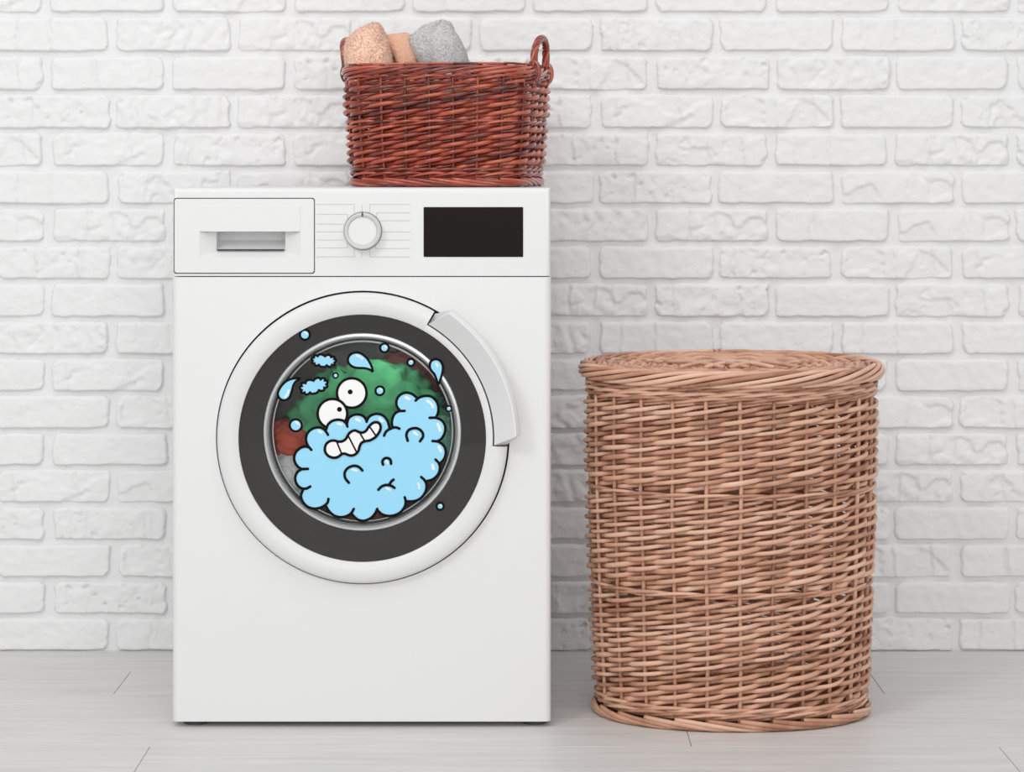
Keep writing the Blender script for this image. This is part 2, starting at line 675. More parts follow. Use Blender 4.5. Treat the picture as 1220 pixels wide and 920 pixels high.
def child(o):
    """keep world placement while parented to the washer's base"""
    o.parent = washer
    o.matrix_parent_inverse = Matrix.Translation(-washer.location)
    return o


DD = 3.946                       # door front plane
YD = DD - WD
dc = P(431.5, 522.5, DD)
kpx = DD / F                     # metres per pixel on the door


def R(px):
    return px * kpx


def vfront(e):
    a, b = e.verts
    return abs(a.co.x - b.co.x) < 1e-5 and abs(a.co.y - b.co.y) < 1e-5 and a.co.y < YF + 0.01


# cabinet
cab = child(from_bm('cabinet', bevel_box(wm_x0, wm_x1, YF, YB, 0.009, ZSEAM - 0.0008, 0.011, 6, vfront), M['enamel']))
HR = R(175.6)
hc = P(431.5, 522.5, DD)
bm = bmesh.new()
bmesh.ops.create_cone(bm, cap_ends=True, segments=128, radius1=HR, radius2=HR, depth=0.46,
                      matrix=Matrix.Translation((hc.x, YF + 0.20, hc.z)) @ Matrix.Rotation(PI / 2, 4, 'X'))
c1_ = from_bm('cutter', bm)
cut(cab, [c1_])
me = cab.data
me.polygons.foreach_set('use_smooth', [True] * len(me.polygons))
me.set_sharp_from_angle(angle=math.radians(35))
mod = cab.modifiers.new('wn', 'WEIGHTED_NORMAL')
mod.keep_sharp = True


def panel_pick(e):
    a, b = e.verts
    fr = a.co.y < YF + 0.01 and b.co.y < YF + 0.01
    low = a.co.z < ZSEAM + 0.01 and b.co.z < ZSEAM + 0.01
    return fr and not low


pan = child(from_bm('control_panel', bevel_box(wm_x0 + 0.001, wm_x1 - 0.001, YF, YF + 0.14, ZSEAM + 0.0008, ZTOP,
                                              0.008, 6, panel_pick), M['plastic']))
a_, b_ = P(234, 241, DF), P(362, 309, DF)
cut(pan, [from_bm('cutter', bevel_box(a_.x, b_.x, YF - 0.05, YF + 0.09, b_.z, a_.z))])
me = pan.data
me.polygons.foreach_set('use_smooth', [True] * len(me.polygons))
me.set_sharp_from_angle(angle=math.radians(35))
mod = pan.modifiers.new('wn', 'WEIGHTED_NORMAL')
mod.keep_sharp = True

child(from_bm('upper_body', bevel_box(wm_x0 + 0.002, wm_x1 - 0.002, YF + 0.1405, YB, ZSEAM + 0.0002, ZTOP - 0.026), M['enamel']))
child(from_bm('top_plate', bevel_box(wm_x0 + 0.001, wm_x1 - 0.001, YF + 0.1405, YB, ZTOP - 0.0258, ZTOP, 0.004, 3,
              lambda e: all(v.co.z > ZTOP - 0.001 for v in e.verts) and all(v.co.y > YF + 0.16 for v in e.verts)),
              M['plastic']))
for fx in (233, 637):
    for fd in (DF + 0.035, WD - 0.12):
        q = P(fx, 0, DF + 0.035)
        bm = bmesh.new()
        bmesh.ops.create_cone(bm, cap_ends=True, segments=24, radius1=0.019, radius2=0.016, depth=0.0095,
                              matrix=Matrix.Translation((q.x, fd - WD, 0.00475)))
        child(from_bm('foot', bm, M['foot'], smooth=True, sharp=40))


# detergent drawer
def rrect(x0, x1, z0, z1, r, seg=5):
    pts = []
    for (cx, cz, a0) in ((x1 - r, z1 - r, 0), (x0 + r, z1 - r, 90), (x0 + r, z0 + r, 180), (x1 - r, z0 + r, 270)):
        for i in range(seg + 1):
            a = math.radians(a0 + 90 * i / seg)
            pts.append((cx + r * math.cos(a), cz + r * math.sin(a)))
    return pts


def slab(name, pts, yf, yb, mat, bev=0.0):
    """extrude an xz outline between yf (front) and yb"""
    n = len(pts)
    bm = bmesh.new()
    fr = [bm.verts.new((x, yf, z)) for x, z in pts]
    bk = [bm.verts.new((x, yb, z)) for x, z in pts]
    f = bm.faces.new(fr)
    bm.faces.new(list(reversed(bk)))
    for i in range(n):
        j = (i + 1) % n
        bm.faces.new((fr[j], fr[i], bk[i], bk[j]))
    bmesh.ops.recalc_face_normals(bm, faces=bm.faces)
    if bev:
        bmesh.ops.bevel(bm, geom=list(f.edges), offset=bev, segments=2, profile=0.5, affect='EDGES')
    return from_bm(name, bm, mat, smooth=True, sharp=35, wn=True)


def px_rect(x0, y0, x1, y1, r, d=DF):
    a, b = P(x0, y1, d), P(x1, y0, d)
    return rrect(a.x, b.x, a.z, b.z, r)


gap_strip = child(slab('drawer_gap_shade', px_rect(207.0, 235.8, 375.2, 326.2, 0.0045), YF - 0.0003, YF + 0.004, M['mark']))  # dark strip standing in for the shaded gap round the drawer
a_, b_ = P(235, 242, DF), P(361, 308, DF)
cut(gap_strip, [from_bm('cutter', bevel_box(a_.x, b_.x, YF - 0.05, YF + 0.09, b_.z, a_.z))])
drw = child(slab('detergent_drawer', px_rect(208.0, 236.9, 374.2, 325.1, 0.004), YF - 0.0022, YF + 0.004, M['plastic'], 0.0008))
a_, b_ = P(238, 276, DF), P(358, 306.5, DF)
cut(drw, [from_bm('cutter', bevel_box(a_.x, b_.x, YF - 0.05, YF + 0.09, b_.z, a_.z))])
me = drw.data
me.polygons.foreach_set('use_smooth', [True] * len(me.polygons))
me.set_sharp_from_angle(angle=math.radians(35))
if 'wn' not in drw.modifiers:
    mod = drw.modifiers.new('wn', 'WEIGHTED_NORMAL')
    mod.keep_sharp = True
# finger recess: slanted cheeks and floor leading to the slot
yo, ym, yi = YF - 0.0018, YF + 0.012, YF + 0.045


def v3(px, py, y):
    q = P(px, py, DF)
    return (q.x, y, q.z)


rv = [v3(238, 276, yo), v3(358, 276, yo), v3(358, 306.5, yo), v3(238, 306.5, yo),
      v3(257, 276, ym), v3(339, 276, ym), v3(339, 299.5, ym), v3(257, 299.5, ym),
      v3(257, 276, yi), v3(339, 276, yi), v3(339, 287, yi), v3(257, 287, yi),
      v3(257, 297.5, ym + 0.004), v3(339, 297.5, ym + 0.004)]
rf = [(0, 4, 7, 3), (5, 1, 2, 6), (7, 6, 2, 3), (0, 1, 5, 4), (4, 5, 9, 8), (8, 9, 10, 11), (4, 8, 11, 12, 7), (5, 6, 13, 10, 9),
      (11, 10, 13, 12), (12, 13, 6, 7)]
o = from_py('pull_recess', rv, rf, M['plastic'], drw)
o = slab('slot_lip', px_rect(258, 297.2, 338, 298.6, 0.0003), YF + 0.0085, YF + 0.013, M['mark'])
o.parent = drw
o = slab('pull_plate', px_rect(238, 245, 358, 275.8, 0.0015), YF - 0.0032, YF - 0.002, M['plastic'], 0.0004)
o.parent = drw

# printed guide lines round the knob
segs = []


def hl(y, x0, x1):
    segs.append((x0, y - 0.35, x1, y + 0.35))


def vl(x, y0, y1):
    segs.append((x - 0.35, y0, x + 0.35, y1))


for y, x1 in ((243.6, 422), (255.3, 414), (267, 410), (276.2, 409), (286, 409), (295.4, 414), (306, 422)):
    hl(y, 377, x1)
for y, x0 in ((243.7, 440.5), (253.6, 448.5), (263, 453), (276.3, 454.5), (286, 453), (296.2, 447), (306.2, 440.3)):
    hl(y, x0, 489)
for x, y0, y1 in ((422, 243.6, 253), (422, 297.5, 306), (414, 255.3, 261), (414, 290, 295.4), (440.5, 243.7, 254),
                  (440.3, 297.5, 306.2), (448.5, 253.6, 259), (447.3, 291.5, 296.2), (431.3, 244, 252.5), (431.3, 300, 306)):
    vl(x, y0, y1)
bm = bmesh.new()
for x0, y0, x1, y1 in segs:
    a, b = P(x0, y1, DF), P(x1, y0, DF)
    t = bevel_box(a.x, b.x, YF - 0.0003, YF + 0.001, a.z, b.z)
    tm = bpy.data.meshes.new('t')
    t.to_mesh(tm)
    t.free()
    bm.from_mesh(tm)
    bpy.data.meshes.remove(tm)
child(from_bm('guide_lines', bm, M['print']))

# programme knob
kc = P(431.8, 275.5, DF - 0.015)
ks = (DF - 0.015) / F
knob = child(lathe('programme_knob', [(0, -0.0135), (16.6 * ks, -0.0135), (17.4 * ks, -0.0138), (18.2 * ks, -0.0162), (20.3 * ks, -0.0168),
                               (21.4 * ks, -0.0158), (21.9 * ks, -0.013), (22.3 * ks, 0.0)], kc.x, kc.z, M['knobgrey'], None,
                   n=72, yref=YF))
o = lathe('knob_face', [(0, -0.0141), (16.4 * ks, -0.0141), (16.8 * ks, -0.013)], kc.x, kc.z, M['plastic'], None, n=72, yref=YF)
o.parent = knob
o = slab('knob_marker', [(kc.x + x * ks, kc.z + z * ks) for x, z in ((-0.8, 17.6), (0.8, 17.6), (0.8, 22.2), (-0.8, 22.2))],
         YF - 0.0175, YF - 0.012, M['mark'])
o.parent = knob
o = lathe('knob_base_ring', [(21.2 * ks, -0.0006), (22.9 * ks, -0.0006), (22.9 * ks, 0.002)], kc.x, kc.z, M['mark'], None, n=72, yref=YF)
o.parent = knob

# display
child(slab('display', px_rect(504.7, 246.8, 623.3, 306.2, 0.0012), YF - 0.0008, YF + 0.003, M['screen'], 0.0003))

# drum
child(lathe('drum', [(R(117), 0.075), (R(121), 0.085), (R(150), 0.10), (R(166), 0.14), (R(168), 0.36), (R(160), 0.385), (0, 0.39)],
            dc.x, dc.z, M['drum'], None, yref=YD, n=72))
# added fill light at the top of the drum mouth, brightens the laundry
ld = bpy.data.lights.new('drum_fill', 'POINT')
ld.energy = 0.22
ld.shadow_soft_size = 0.02
ld.color = (1, 0.97, 0.93)
lo = bpy.data.objects.new('drum_fill', ld)
C.objects.link(lo)
lo.location = (dc.x + 0.02, YD + 0.062, dc.z + R(122))
child(lo)
# door: white ring with a notch for the handle, smoked ring, metal ring, bowl, flat glass
RO, RI, RN = R(173.3), R(147.6), R(157.0)
door = child(lathe('door', [(RI, 0.008), (RI, 0.0012), (R(148.6), 0.0), (R(160), -0.0022), (R(169), -0.0012), (R(172), 0.0016), (RO, 0.005),
                     (RO, 0.030), (RI, 0.030), (RI, 0.008)], dc.x, dc.z, M['doorwhite'], None, n=110, a0=60.4, a1=356.6, yref=YD))
door['label'] = 'round white porthole door'
lathe('door_rim', [(RI, 0.008), (RI, 0.0012), (R(148.6), 0.0), (R(154.0), -0.0014), (R(155.6), -0.0006), (R(155.9), 0.004),
                   (R(155.9), 0.030), (RI, 0.030), (RI, 0.008)], dc.x, dc.z, M['doorwhite'], door, n=30, a0=-3.4, a1=60.4, yref=YD)
lathe('door_seal', [(R(113), 0.036), (R(175.4), 0.034), (R(175.4), 0.042), (R(121), 0.06), (R(118), 0.085)], dc.x, dc.z, M['rubber'], door,
      yref=YD)
ic = P(431.2, 515.5, DD)
# smoked ring between two eccentric circles
n = 120
v, f = [], []
for i in range(n):
    a = 2 * PI * i / n
    ca, sa = math.cos(a), math.sin(a)
    v += [(dc.x + R(147.5) * ca, YD + 0.006, dc.z + R(147.5) * sa),
          (ic.x + R(119) * ca, YD + 0.008, ic.z + R(119) * sa),
          (ic.x + R(118) * ca, YD + 0.020, ic.z + R(118) * sa)]
for i in range(n):
    j = (i + 1) % n
    f += [(3 * i, 3 * j, 3 * j + 1, 3 * i + 1), (3 * i + 1, 3 * j + 1, 3 * j + 2, 3 * i + 2)]
from_py('smoked_ring', v, f, M['tint'], door, smooth=True, sharp=35)
lathe('metal_ring', [(R(119), 0.012), (R(117.5), 0.0072), (R(114.5), 0.0066), (R(112.4), 0.0085), (R(111.8), 0.013), (R(111.4), 0.016)], ic.x, ic.z, M['chrome'], door, yref=YD)
lathe('glass_bowl', [(R(111.4), 0.014), (R(109.5), 0.019), (R(103), 0.024), (R(92), 0.028), (R(70), 0.031), (R(40), 0.033), (0, 0.034)],
      ic.x, ic.z, M['bowl'], door, yref=YD)
lathe('bowl_reflection_dark', [(R(111.3), 0.015), (R(109.2), 0.0165), (R(108.8), 0.022)], ic.x, ic.z, M['rubber'], door, yref=YD)  # added dark ring, imitates the line between reflections in the bowl glass
lathe('bowl_reflection_bright', [(R(108.3), 0.0200), (R(107.8), 0.0190), (R(107.2), 0.0190), (R(106.8), 0.0205)], ic.x, ic.z, M['chrome'], door, yref=YD)  # added bright ring, imitates a reflection in the bowl glass
lathe('door_glass', [(R(147.5), 0.003), (0, 0.003)], dc.x, dc.z, M['glass'], door, yref=YD)
# handle: wedge that rises towards its outer edge
sec = [(157.4, 0.012, -2.9, 59.9), (157.4, -0.0012, -2.9, 59.9), (158.4, -0.0026, -2.7, 59.7), (182.0, -0.0300, 1.2, 55.4),
       (183.6, -0.0300, 1.6, 55.0), (187.0, -0.0240, 2.0, 54.8), (188.0, -0.012, 1.6, 55.0), (172.5, 0.004, -2.6, 59.4), (172.5, 0.012, -2.8, 59.7)]
v, f = [], []
n = 48
for i in range(n + 1):
    for r, y, a0, a1 in sec:
        a = math.radians(a0 + (a1 - a0) * i / n)
        v.append((dc.x + R(r) * math.cos(a), YD + y, dc.z + R(r) * math.sin(a)))
p = len(sec)
for i in range(n):
    for q in range(p):
        r = (q + 1) % p
        f.append((i * p + q, i * p + r, (i + 1) * p + r, (i + 1) * p + q))
f += [tuple(range(p)), tuple(reversed(range(n * p, n * p + p)))]
bm = bmesh.new()
me = bpy.data.meshes.new('t')
me.from_pydata(v, [], f)
bm.from_mesh(me)
bmesh.ops.recalc_face_normals(bm, faces=bm.faces)
from_bm('door_handle', bm, M['plastic'], door, smooth=True, sharp=24)

# ------------------------------------------------------------------ laundry in the drum


def garment(name, label, cat, px, py, d, sx, sy, sz, mat, seed, amp=0.16, rot=0):
    bm = bmesh.new()
    bmesh.ops.create_icosphere(bm, subdivisions=5, radius=1)
    for vtx in bm.verts:
        c = vtx.co.copy()
        q = c * 1.5 + Vector((seed * 3.7, seed, 0))
        w1 = noise.noise(q * 1.3)
        ridge = 1 - abs(noise.noise(q * 1.8 + Vector((w1, w1, 0)) * 1.4)) * 2
        ridge2 = 1 - abs(noise.noise(q * 3.6 + Vector((0, w1, w1)) * 1.2)) * 2
        vtx.co = c * (1 + amp * (ridge - 0.5) + amp * 0.4 * (ridge2 - 0.5))
        vtx.co = Vector((vtx.co.x * sx, vtx.co.y * sy, vtx.co.z * sz))
    bmesh.ops.rotate(bm, verts=bm.verts, matrix=Matrix.Rotation(rot, 3, 'Y'))
    o = from_bm(name, bm, mat, smooth=True)
    o.location = P(px, py, d)
    return tag(o, label, cat)


def cloth(name, col, b=0.3):
    return plain(name, col, 0.85, spec=0.15, bump=b, bscale=500, var=0.25, vscale=14)


garment('green_garment', 'crumpled green cloth pressed behind the washer door glass', 'laundry', 440, 507, 4.041, 0.122, 0.055, 0.098,
        cloth('green_cloth', srgb(100, 205, 142)), 1, 0.2)
garment('red_garment', 'red brown cloth showing between green and white laundry in drum', 'laundry', 347, 526, 4.030, 0.046, 0.040, 0.032,
        cloth('red_cloth', srgb(205, 86, 62)), 2, 0.14, 0.4)
garment('white_garment', 'white cloth at the edge of the laundry in the drum', 'laundry', 350, 577, 4.018, 0.044, 0.042, 0.056,
        cloth('white_cloth', srgb(248, 248, 246)), 3, 0.1, -0.35)
garment('maroon_garment', 'dull maroon cloth behind the green laundry in the drum', 'laundry', 497, 448, 4.105, 0.060, 0.045, 0.045,
        cloth('maroon_cloth', srgb(132, 84, 72)), 4, 0.14, 0.3)
garment('brown_garment', 'reddish brown cloth lying lowest in the washer drum', 'laundry', 440, 609, 4.04, 0.075, 0.05, 0.034,
        cloth('brown_cloth', srgb(175, 98, 78)), 5, 0.14)
garment('teal_garment', 'pale teal green cloth by the rim of the washer drum', 'laundry', 526, 522, 4.016, 0.026, 0.03, 0.035,
        cloth('teal_cloth', srgb(150, 215, 188)), 6, 0.16)

# ------------------------------------------------------------------ cartoon stickers on the door glass
YS = YD + 0.0026
DS = DD + 0.0026


def conv(pts, frame):
    x0, y0, s = frame
    return [(x0 + p[0] * s, y0 + p[1] * s) for p in pts]


A_ = (340, 440, 0.1305)
B_ = (430, 440, 0.1304)
C_ = (340, 520, 0.1196)
D_ = (430, 520, 0.1195)
E_ = (320, 380, 0.1304)
F_ = (420, 380, 0.1304)


class Flat:
    """collects flat vinyl pieces: outlines in photo pixels, laid on the glass"""
    def __init__(s):
        s.v, s.f = [], []

    def poly(s, pts, l0, l1):
        pts = [tuple(p) for p in pts]
        n = len(pts)
        b = len(s.v)
        for l in (l1, l0):
            for x, y in pts:
                q = P(x, y, DS)
                s.v.append((q.x, YS - l, q.z))
        area = sum(pts[i][0] * pts[(i + 1) % n][1] - pts[(i + 1) % n][0] * pts[i][1] for i in range(n))
        idx = list(range(n))
        s.f.append(tuple(b + i for i in (idx if area < 0 else idx[::-1])))
        for i in range(n):
            j = (i + 1) % n
            q = (b + i, b + j, b + n + j, b + n + i)
            s.f.append(q if area > 0 else q[::-1])

    def stroke(s, pts, width, l0, l1, closed=False):
        p = np.array(pts, float)
        n = len(p)
        t = (np.roll(p, -1, 0) - np.roll(p, 1, 0)) if closed else np.gradient(p, axis=0)
        t /= np.linalg.norm(t, axis=1)[:, None] + 1e-9
        nn = np.stack([-t[:, 1], t[:, 0]], 1) * width / 2
        L, Rr = p + nn, p - nn
        if closed:
            for i in range(n):
                j = (i + 1) % n
                s.poly([L[i], L[j], Rr[j], Rr[i]], l0, l1)
        else:
            a0 = math.atan2(nn[-1][1], nn[-1][0])
            cap1 = [p[-1] + width / 2 * np.array((math.cos(a0 - PI * k / 8), math.sin(a0 - PI * k / 8))) for k in range(1, 8)]
            a0 = math.atan2(-nn[0][1], -nn[0][0])
            cap0 = [p[0] + width / 2 * np.array((math.cos(a0 - PI * k / 8), math.sin(a0 - PI * k / 8))) for k in range(1, 8)]
            s.poly([*L, *cap1, *Rr[::-1], *cap0], l0, l1)

    def build(s, name, mat, parent=None):
        return from_py(name, s.v, s.f, mat, parent)


def circ(cx, cy, r, n=40):
    return [(cx + r * math.cos(2 * PI * i / n), cy + r * math.sin(2 * PI * i / n)) for i in range(n)]


foam_loc = P(440, 620, DS)
foam = thing('foam_sticker', 'big blue foam cloud sticker with two eyes and gritted teeth on door glass', 'sticker')


def fl(name, mat, polys=(), strokes=(), l0=0.0, l1=0.0003, parent=None):
    q = Flat()
    for p in polys:
        q.poly(p, l0, l1)
    for p, wd, cl in strokes:
        q.stroke(p, wd, l0, l1, cl)
    return q.build(name, mat, parent)


U = 0.00025      # vinyl layer step
SW = 3.2         # outline width in pixels
# eyes
e1 = conv([(606, 217)], A_)[0]
e2 = conv([(430, 406)], A_)[0]
for (c, l, pc) in ((e1, 0, conv([(592, 207)], A_)[0]), (e2, 3, conv([(494, 366)], A_)[0])):
    e = fl('eye', M['white'], [circ(*c, 17.8)], l0=l * U, l1=(l + 1) * U, parent=foam)
    fl('eye_outline', M['ink'], strokes=[(circ(*c, 17.6, 64), SW, True)], l0=(l + 1) * U, l1=(l + 2) * U, parent=e)
    fl('pupil', M['ink'], [circ(*pc, 2.9)], l0=(l + 1) * U, l1=(l + 2) * U, parent=e)
# cloud strokes
ST = [
    ([(238, 735), (203, 690), (189, 635), (205, 580), (250, 542), (305, 530), (350, 545), (378, 578), (390, 598)], A_),
    ([(374, 548), (390, 505), (428, 472), (480, 460), (530, 470), (558, 498), (567, 522)], A_),
    ([(562, 500), (578, 448), (620, 418), (670, 412), (715, 430), (740, 465), (743, 478)], A_),
    ([(52, 478), (70, 440), (108, 414), (155, 407), (205, 424), (240, 465), (256, 510), (262, 540)], B_),
    ([(290, 535), (283, 480), (300, 420), (340, 385), (400, 379)], B_),
    ([(360, 380), (328, 335), (327, 280), (358, 234), (410, 213), (465, 224), (515, 262)], B_),
    ([(500, 285), (535, 257), (590, 242), (645, 250), (690, 292), (708, 345), (704, 400), (685, 440)], B_),
    ([(628, 443), (690, 444), (742, 470), (770, 520), (766, 580), (735, 635), (700, 655)], B_),
    ([(655, 655), (710, 662), (758, 700), (776, 755), (762, 815), (725, 858)], B_),
    ([(745, 230), (778, 268), (788, 320), (768, 380), (715, 428), (650, 446)], D_),
    ([(602, 404), (638, 440), (655, 490), (640, 560), (590, 620), (525, 645), (455, 646)], D_),
    ([(438, 606), (447, 650), (436, 700), (400, 750), (345, 782), (280, 792), (215, 777), (168, 738)], D_),
    ([(164, 722), (140, 770), (100, 812), (50, 836), (10, 840), (-35, 825), (-75, 790), (-95, 765)], D_),
    ([(682, 722), (655, 765), (605, 795), (545, 803), (485, 786), (435, 742), (403, 690)], C_),
    ([(430, 622), (420, 660), (380, 695), (330, 714), (280, 718), (220, 698), (175, 650), (156, 590), (175, 535)], C_),
    ([(248, 498), (210, 518), (160, 515), (117, 478), (98, 420), (115, 362), (155, 330), (190, 322)], C_),
    ([(225, 322), (160, 322), (110, 282), (88, 220), (103, 160), (148, 116), (200, 100), (235, 108)], C_),
]
sm_ = [catmull(conv(p, fr), 5) for p, fr in ST]
# outline of the blue field: the strokes cut back to where they meet
trim = [(6, -3), (3, -3), (3, -2), (2, -1), (2, -4), (2, -1), (4, -1), (6, -3), (5, -2), (4, -1), (4, -1), (4, -1), (1, -1), (5, -1),
        (9, -1), (7, -4), (6, -3)]
field = []
for s_, (a, b) in zip(sm_, trim):
    field += [tuple(q) for q in s_[a:b]]
cl = fl('cloud', M['blue'], [field], l0=0, l1=8 * U, parent=foam)
inner = [
    ([(212, 605), (232, 567), (275, 540), (318, 530), (352, 542)], B_),
    ([(428, 652), (416, 600), (432, 560), (470, 540), (518, 540), (558, 570), (568, 612), (540, 657)], B_),
    ([(203, 870), (196, 842), (214, 816), (243, 810), (270, 826), (276, 862)], B_),
    ([(633, 460), (598, 415), (592, 360), (622, 315), (680, 292), (730, 302), (768, 338)], C_),
    ([(175, 530), (205, 500), (250, 483), (300, 490), (335, 512)], D_),
    ([(285, 480), (302, 450), (325, 430)], D_),
]
for i, s_ in enumerate(sm_ + [catmull(conv(p, fr), 5) for p, fr in inner]):
    fl('cloud_outline', M['ink'], strokes=[(s_, SW, False)], l0=7.5 * U, l1=(9 + 0.1 * i) * U, parent=cl)
hi = [
    ([(306, 563), (328, 577)], A_, 2.6), ([(478, 494), (512, 504)], A_, 2.8), ([(650, 455), (678, 468)], A_, 3.4),
    ([(172, 452), (195, 474)], B_, 3.2), ([(412, 256), (440, 270)], B_, 3.4), ([(608, 288), (640, 312), (660, 345)], B_, 3.0),
    ([(702, 500), (716, 530), (724, 558)], B_, 3.2), ([(712, 708), (730, 745)], B_, 3.2), ([(713, 285), (724, 322)], D_, 3.4),
    ([(568, 464), (582, 490), (580, 520)], D_, 1.9), ([(486, 576), (512, 596)], B_, 3.0), ([(232, 836), (246, 858)], B_, 2.6),
    ([(668, 328), (712, 340)], C_, 2.4), ([(255, 515), (290, 534)], D_, 2.2),
]
for p, fr, wd in hi:
    fl('highlight', M['shine'], strokes=[(catmull(conv(p, fr), 4), wd, False)], l0=7.5 * U, l1=8.7 * U, parent=cl)
tp = conv([(362, 730), (372, 685), (408, 655), (450, 650), (485, 660), (525, 655), (555, 632), (585, 582), (632, 557), (672, 572),
           (705, 577), (738, 560), (765, 520), (805, 487), (845, 485), (868, 510), (868, 548), (845, 592), (812, 626), (770, 648),
           (728, 655), (695, 672), (678, 705), (665, 748), (630, 780), (590, 785), (540, 768), (510, 778), (478, 800), (440, 806),
           (398, 792), (370, 762)], A_)
tsm = [tuple(q) for q in catmull(tp, 4, True)]
te = fl('teeth', M['white'], [tsm], l0=7.5 * U, l1=12.5 * U, parent=foam)
fl('mouth_outline', M['ink'], strokes=[(tsm, SW, True)], l0=12 * U, l1=13.6 * U, parent=te)
for a, b in (((470, 660), (515, 770)), ((572, 600), (652, 757)), ((678, 575), (725, 655)), ((768, 520), (832, 612))):
    fl('tooth_line', M['ink'], strokes=[(conv([a, ((a[0] + b[0]) / 2, (a[1] + b[1]) / 2), b], A_), 2.0, False)],
       l0=12 * U, l1=13.4 * U, parent=te)


def sticker(name, label, outline, width, hls, group=None):
    o = fl(name, M['blue'], [outline], l0=0, l1=U)
    tag(o, label, 'sticker', group)
    fl('outline', M['ink'], strokes=[(outline, width, True)], l0=0.5 * U, l1=2 * U, parent=o)
    for p, wd in hls:
        fl('highlight', M['shine'], strokes=[(p, wd, False)], l0=0.5 * U, l1=1.6 * U, parent=o)
    return o


def drop(label, pts, fr, hls):
    sticker('drop_sticker', label, [tuple(q) for q in catmull(conv(pts, fr), 4, True)], 2.9,
            [(catmull(conv(p, fr), 4), 2.2) for p in hls], 'water drop stickers')


drop('blue drop sticker beside the lower wavy cloud, tip up to the right',
     [(286, 545), (225, 545), (160, 570), (108, 625), (84, 685), (105, 730), (148, 744), (190, 718), (212, 660), (228, 605), (252, 570)], E_,
     [[(183, 650), (172, 685), (150, 715)]])
drop('blue drop sticker above the upper eye, tip down to the right',
     [(725, 385), (735, 340), (778, 310), (835, 312), (890, 350), (925, 400), (945, 445), (950, 480), (920, 462), (870, 450), (800, 447),
      (750, 425)], E_, [[(805, 335), (830, 345)], [(848, 356), (858, 364)]])
drop('blue drop sticker hanging straight down over the metal ring',
     [(706, 440), (714, 393), (748, 370), (792, 377), (822, 420), (824, 475), (806, 545), (782, 600), (768, 555), (748, 505), (722, 475)], F_,
     [[(765, 408), (778, 432)]])


def bubble(label, c, fr, r):
    (x, y), = conv([c], fr)
    sticker('bubble_sticker', label, circ(x, y, r, 32), 2.7 if r > 3.5 else 1.9,
            [([(x + 0.05 * r, y - 0.48 * r), (x + 0.25 * r, y - 0.38 * r), (x + 0.42 * r, y - 0.2 * r)], 0.34 * r)], 'round bubble stickers')


bubble('blue bubble sticker overlapping the white rim of the washer door', (332, 145), E_, 5.9)
bubble('tiny bubble sticker between the wavy clouds and the upper eye', (612, 518), E_, 3.0)
bubble('blue bubble sticker on the inner edge of the metal ring, above the drop', (292, 265), F_, 5.2)
bubble('small blue bubble sticker over the maroon laundry', (533, 398), F_, 4.2)
bubble('blue bubble sticker between the upper eye and the foam arm', (250, 657), F_, 5.2)
bubble('tiny bubble sticker between the foam arm and the metal ring', (880, 820), F_, 3.2)
bubble('largest blue bubble sticker, beside the lower eye over the red laundry', (95, 512), A_, 7.2)
bubble('small blue bubble sticker on the smoked ring below the foam cloud', (790, 697), D_, 4.2)


def scallop(cx, cy, a, b, rot, n, fr, tail):
    pts = []
    per = 7
    th0 = 0.2
    for i in range(n * per):
        t = 2 * PI * i / (n * per) + th0
        bump = abs(math.sin(n * (t - th0) / 2)) ** 0.6
        ca = math.copysign(abs(math.cos(t)) ** 0.8, math.cos(t))
        sa = math.copysign(abs(math.sin(t)) ** 0.8, math.sin(t))
        k = 0.68 + 0.32 * bump
        x, y = a * ca * (0.86 + 0.14 * bump), b * sa * k * 1.04
        pts.append((cx + x * math.cos(rot) - y * math.sin(rot), cy + x * math.sin(rot) + y * math.cos(rot)))
    return conv(pts, fr)


sticker('wavy_cloud_sticker', 'small level scalloped blue cloud sticker above the tilted one', scallop(504, 382, 112, 56, 0.06, 11, E_, 1), 3.0,
        [(conv([(530, 338), (545, 344)], E_), 2.0), (conv([(606, 395), (612, 402)], E_), 2.0)], 'small cloud stickers')
sticker('wavy_cloud_sticker', 'small tilted scalloped blue cloud sticker beside the upper eye', scallop(413, 614, 130, 66, -0.26, 11, E_, 1), 3.0,
        [(conv([(492, 548), (508, 552)], E_), 2.0), (conv([(530, 592), (536, 600)], E_), 2.0)], 'small cloud stickers')


# ------------------------------------------------------------------ wickerwork
class Plan:
    """closed plan curve parametrised by stake number"""
    def __init__(s, a, b, ex, N):
        th = np.linspace(0, 2 * PI, 1441)
        x = a * np.sign(np.cos(th)) * np.abs(np.cos(th)) ** (2 / ex)
        y = b * np.sign(np.sin(th)) * np.abs(np.sin(th)) ** (2 / ex)
        L = np.concatenate([[0], np.cumsum(np.hypot(np.diff(x), np.diff(y)))])
        u = np.linspace(0, L[-1], 721)
        s.x, s.y = np.interp(u, L, x), np.interp(u, L, y)
        tx, ty = np.gradient(s.x), np.gradient(s.y)
        tx[0] = tx[-1] = s.x[1] - s.x[-2]
        ty[0] = ty[-1] = s.y[1] - s.y[-2]
        l = np.hypot(tx, ty)
        s.nx, s.ny = ty / l, -tx / l
        s.u = np.linspace(0, N, 721)
        s.N, s.a, s.b, s.len = N, a, b, L[-1]

    def at(s, st):
        st = np.mod(st, s.N)
        return (np.interp(st, s.u, s.x), np.interp(st, s.u, s.y), np.interp(st, s.u, s.nx), np.interp(st, s.u, s.ny))


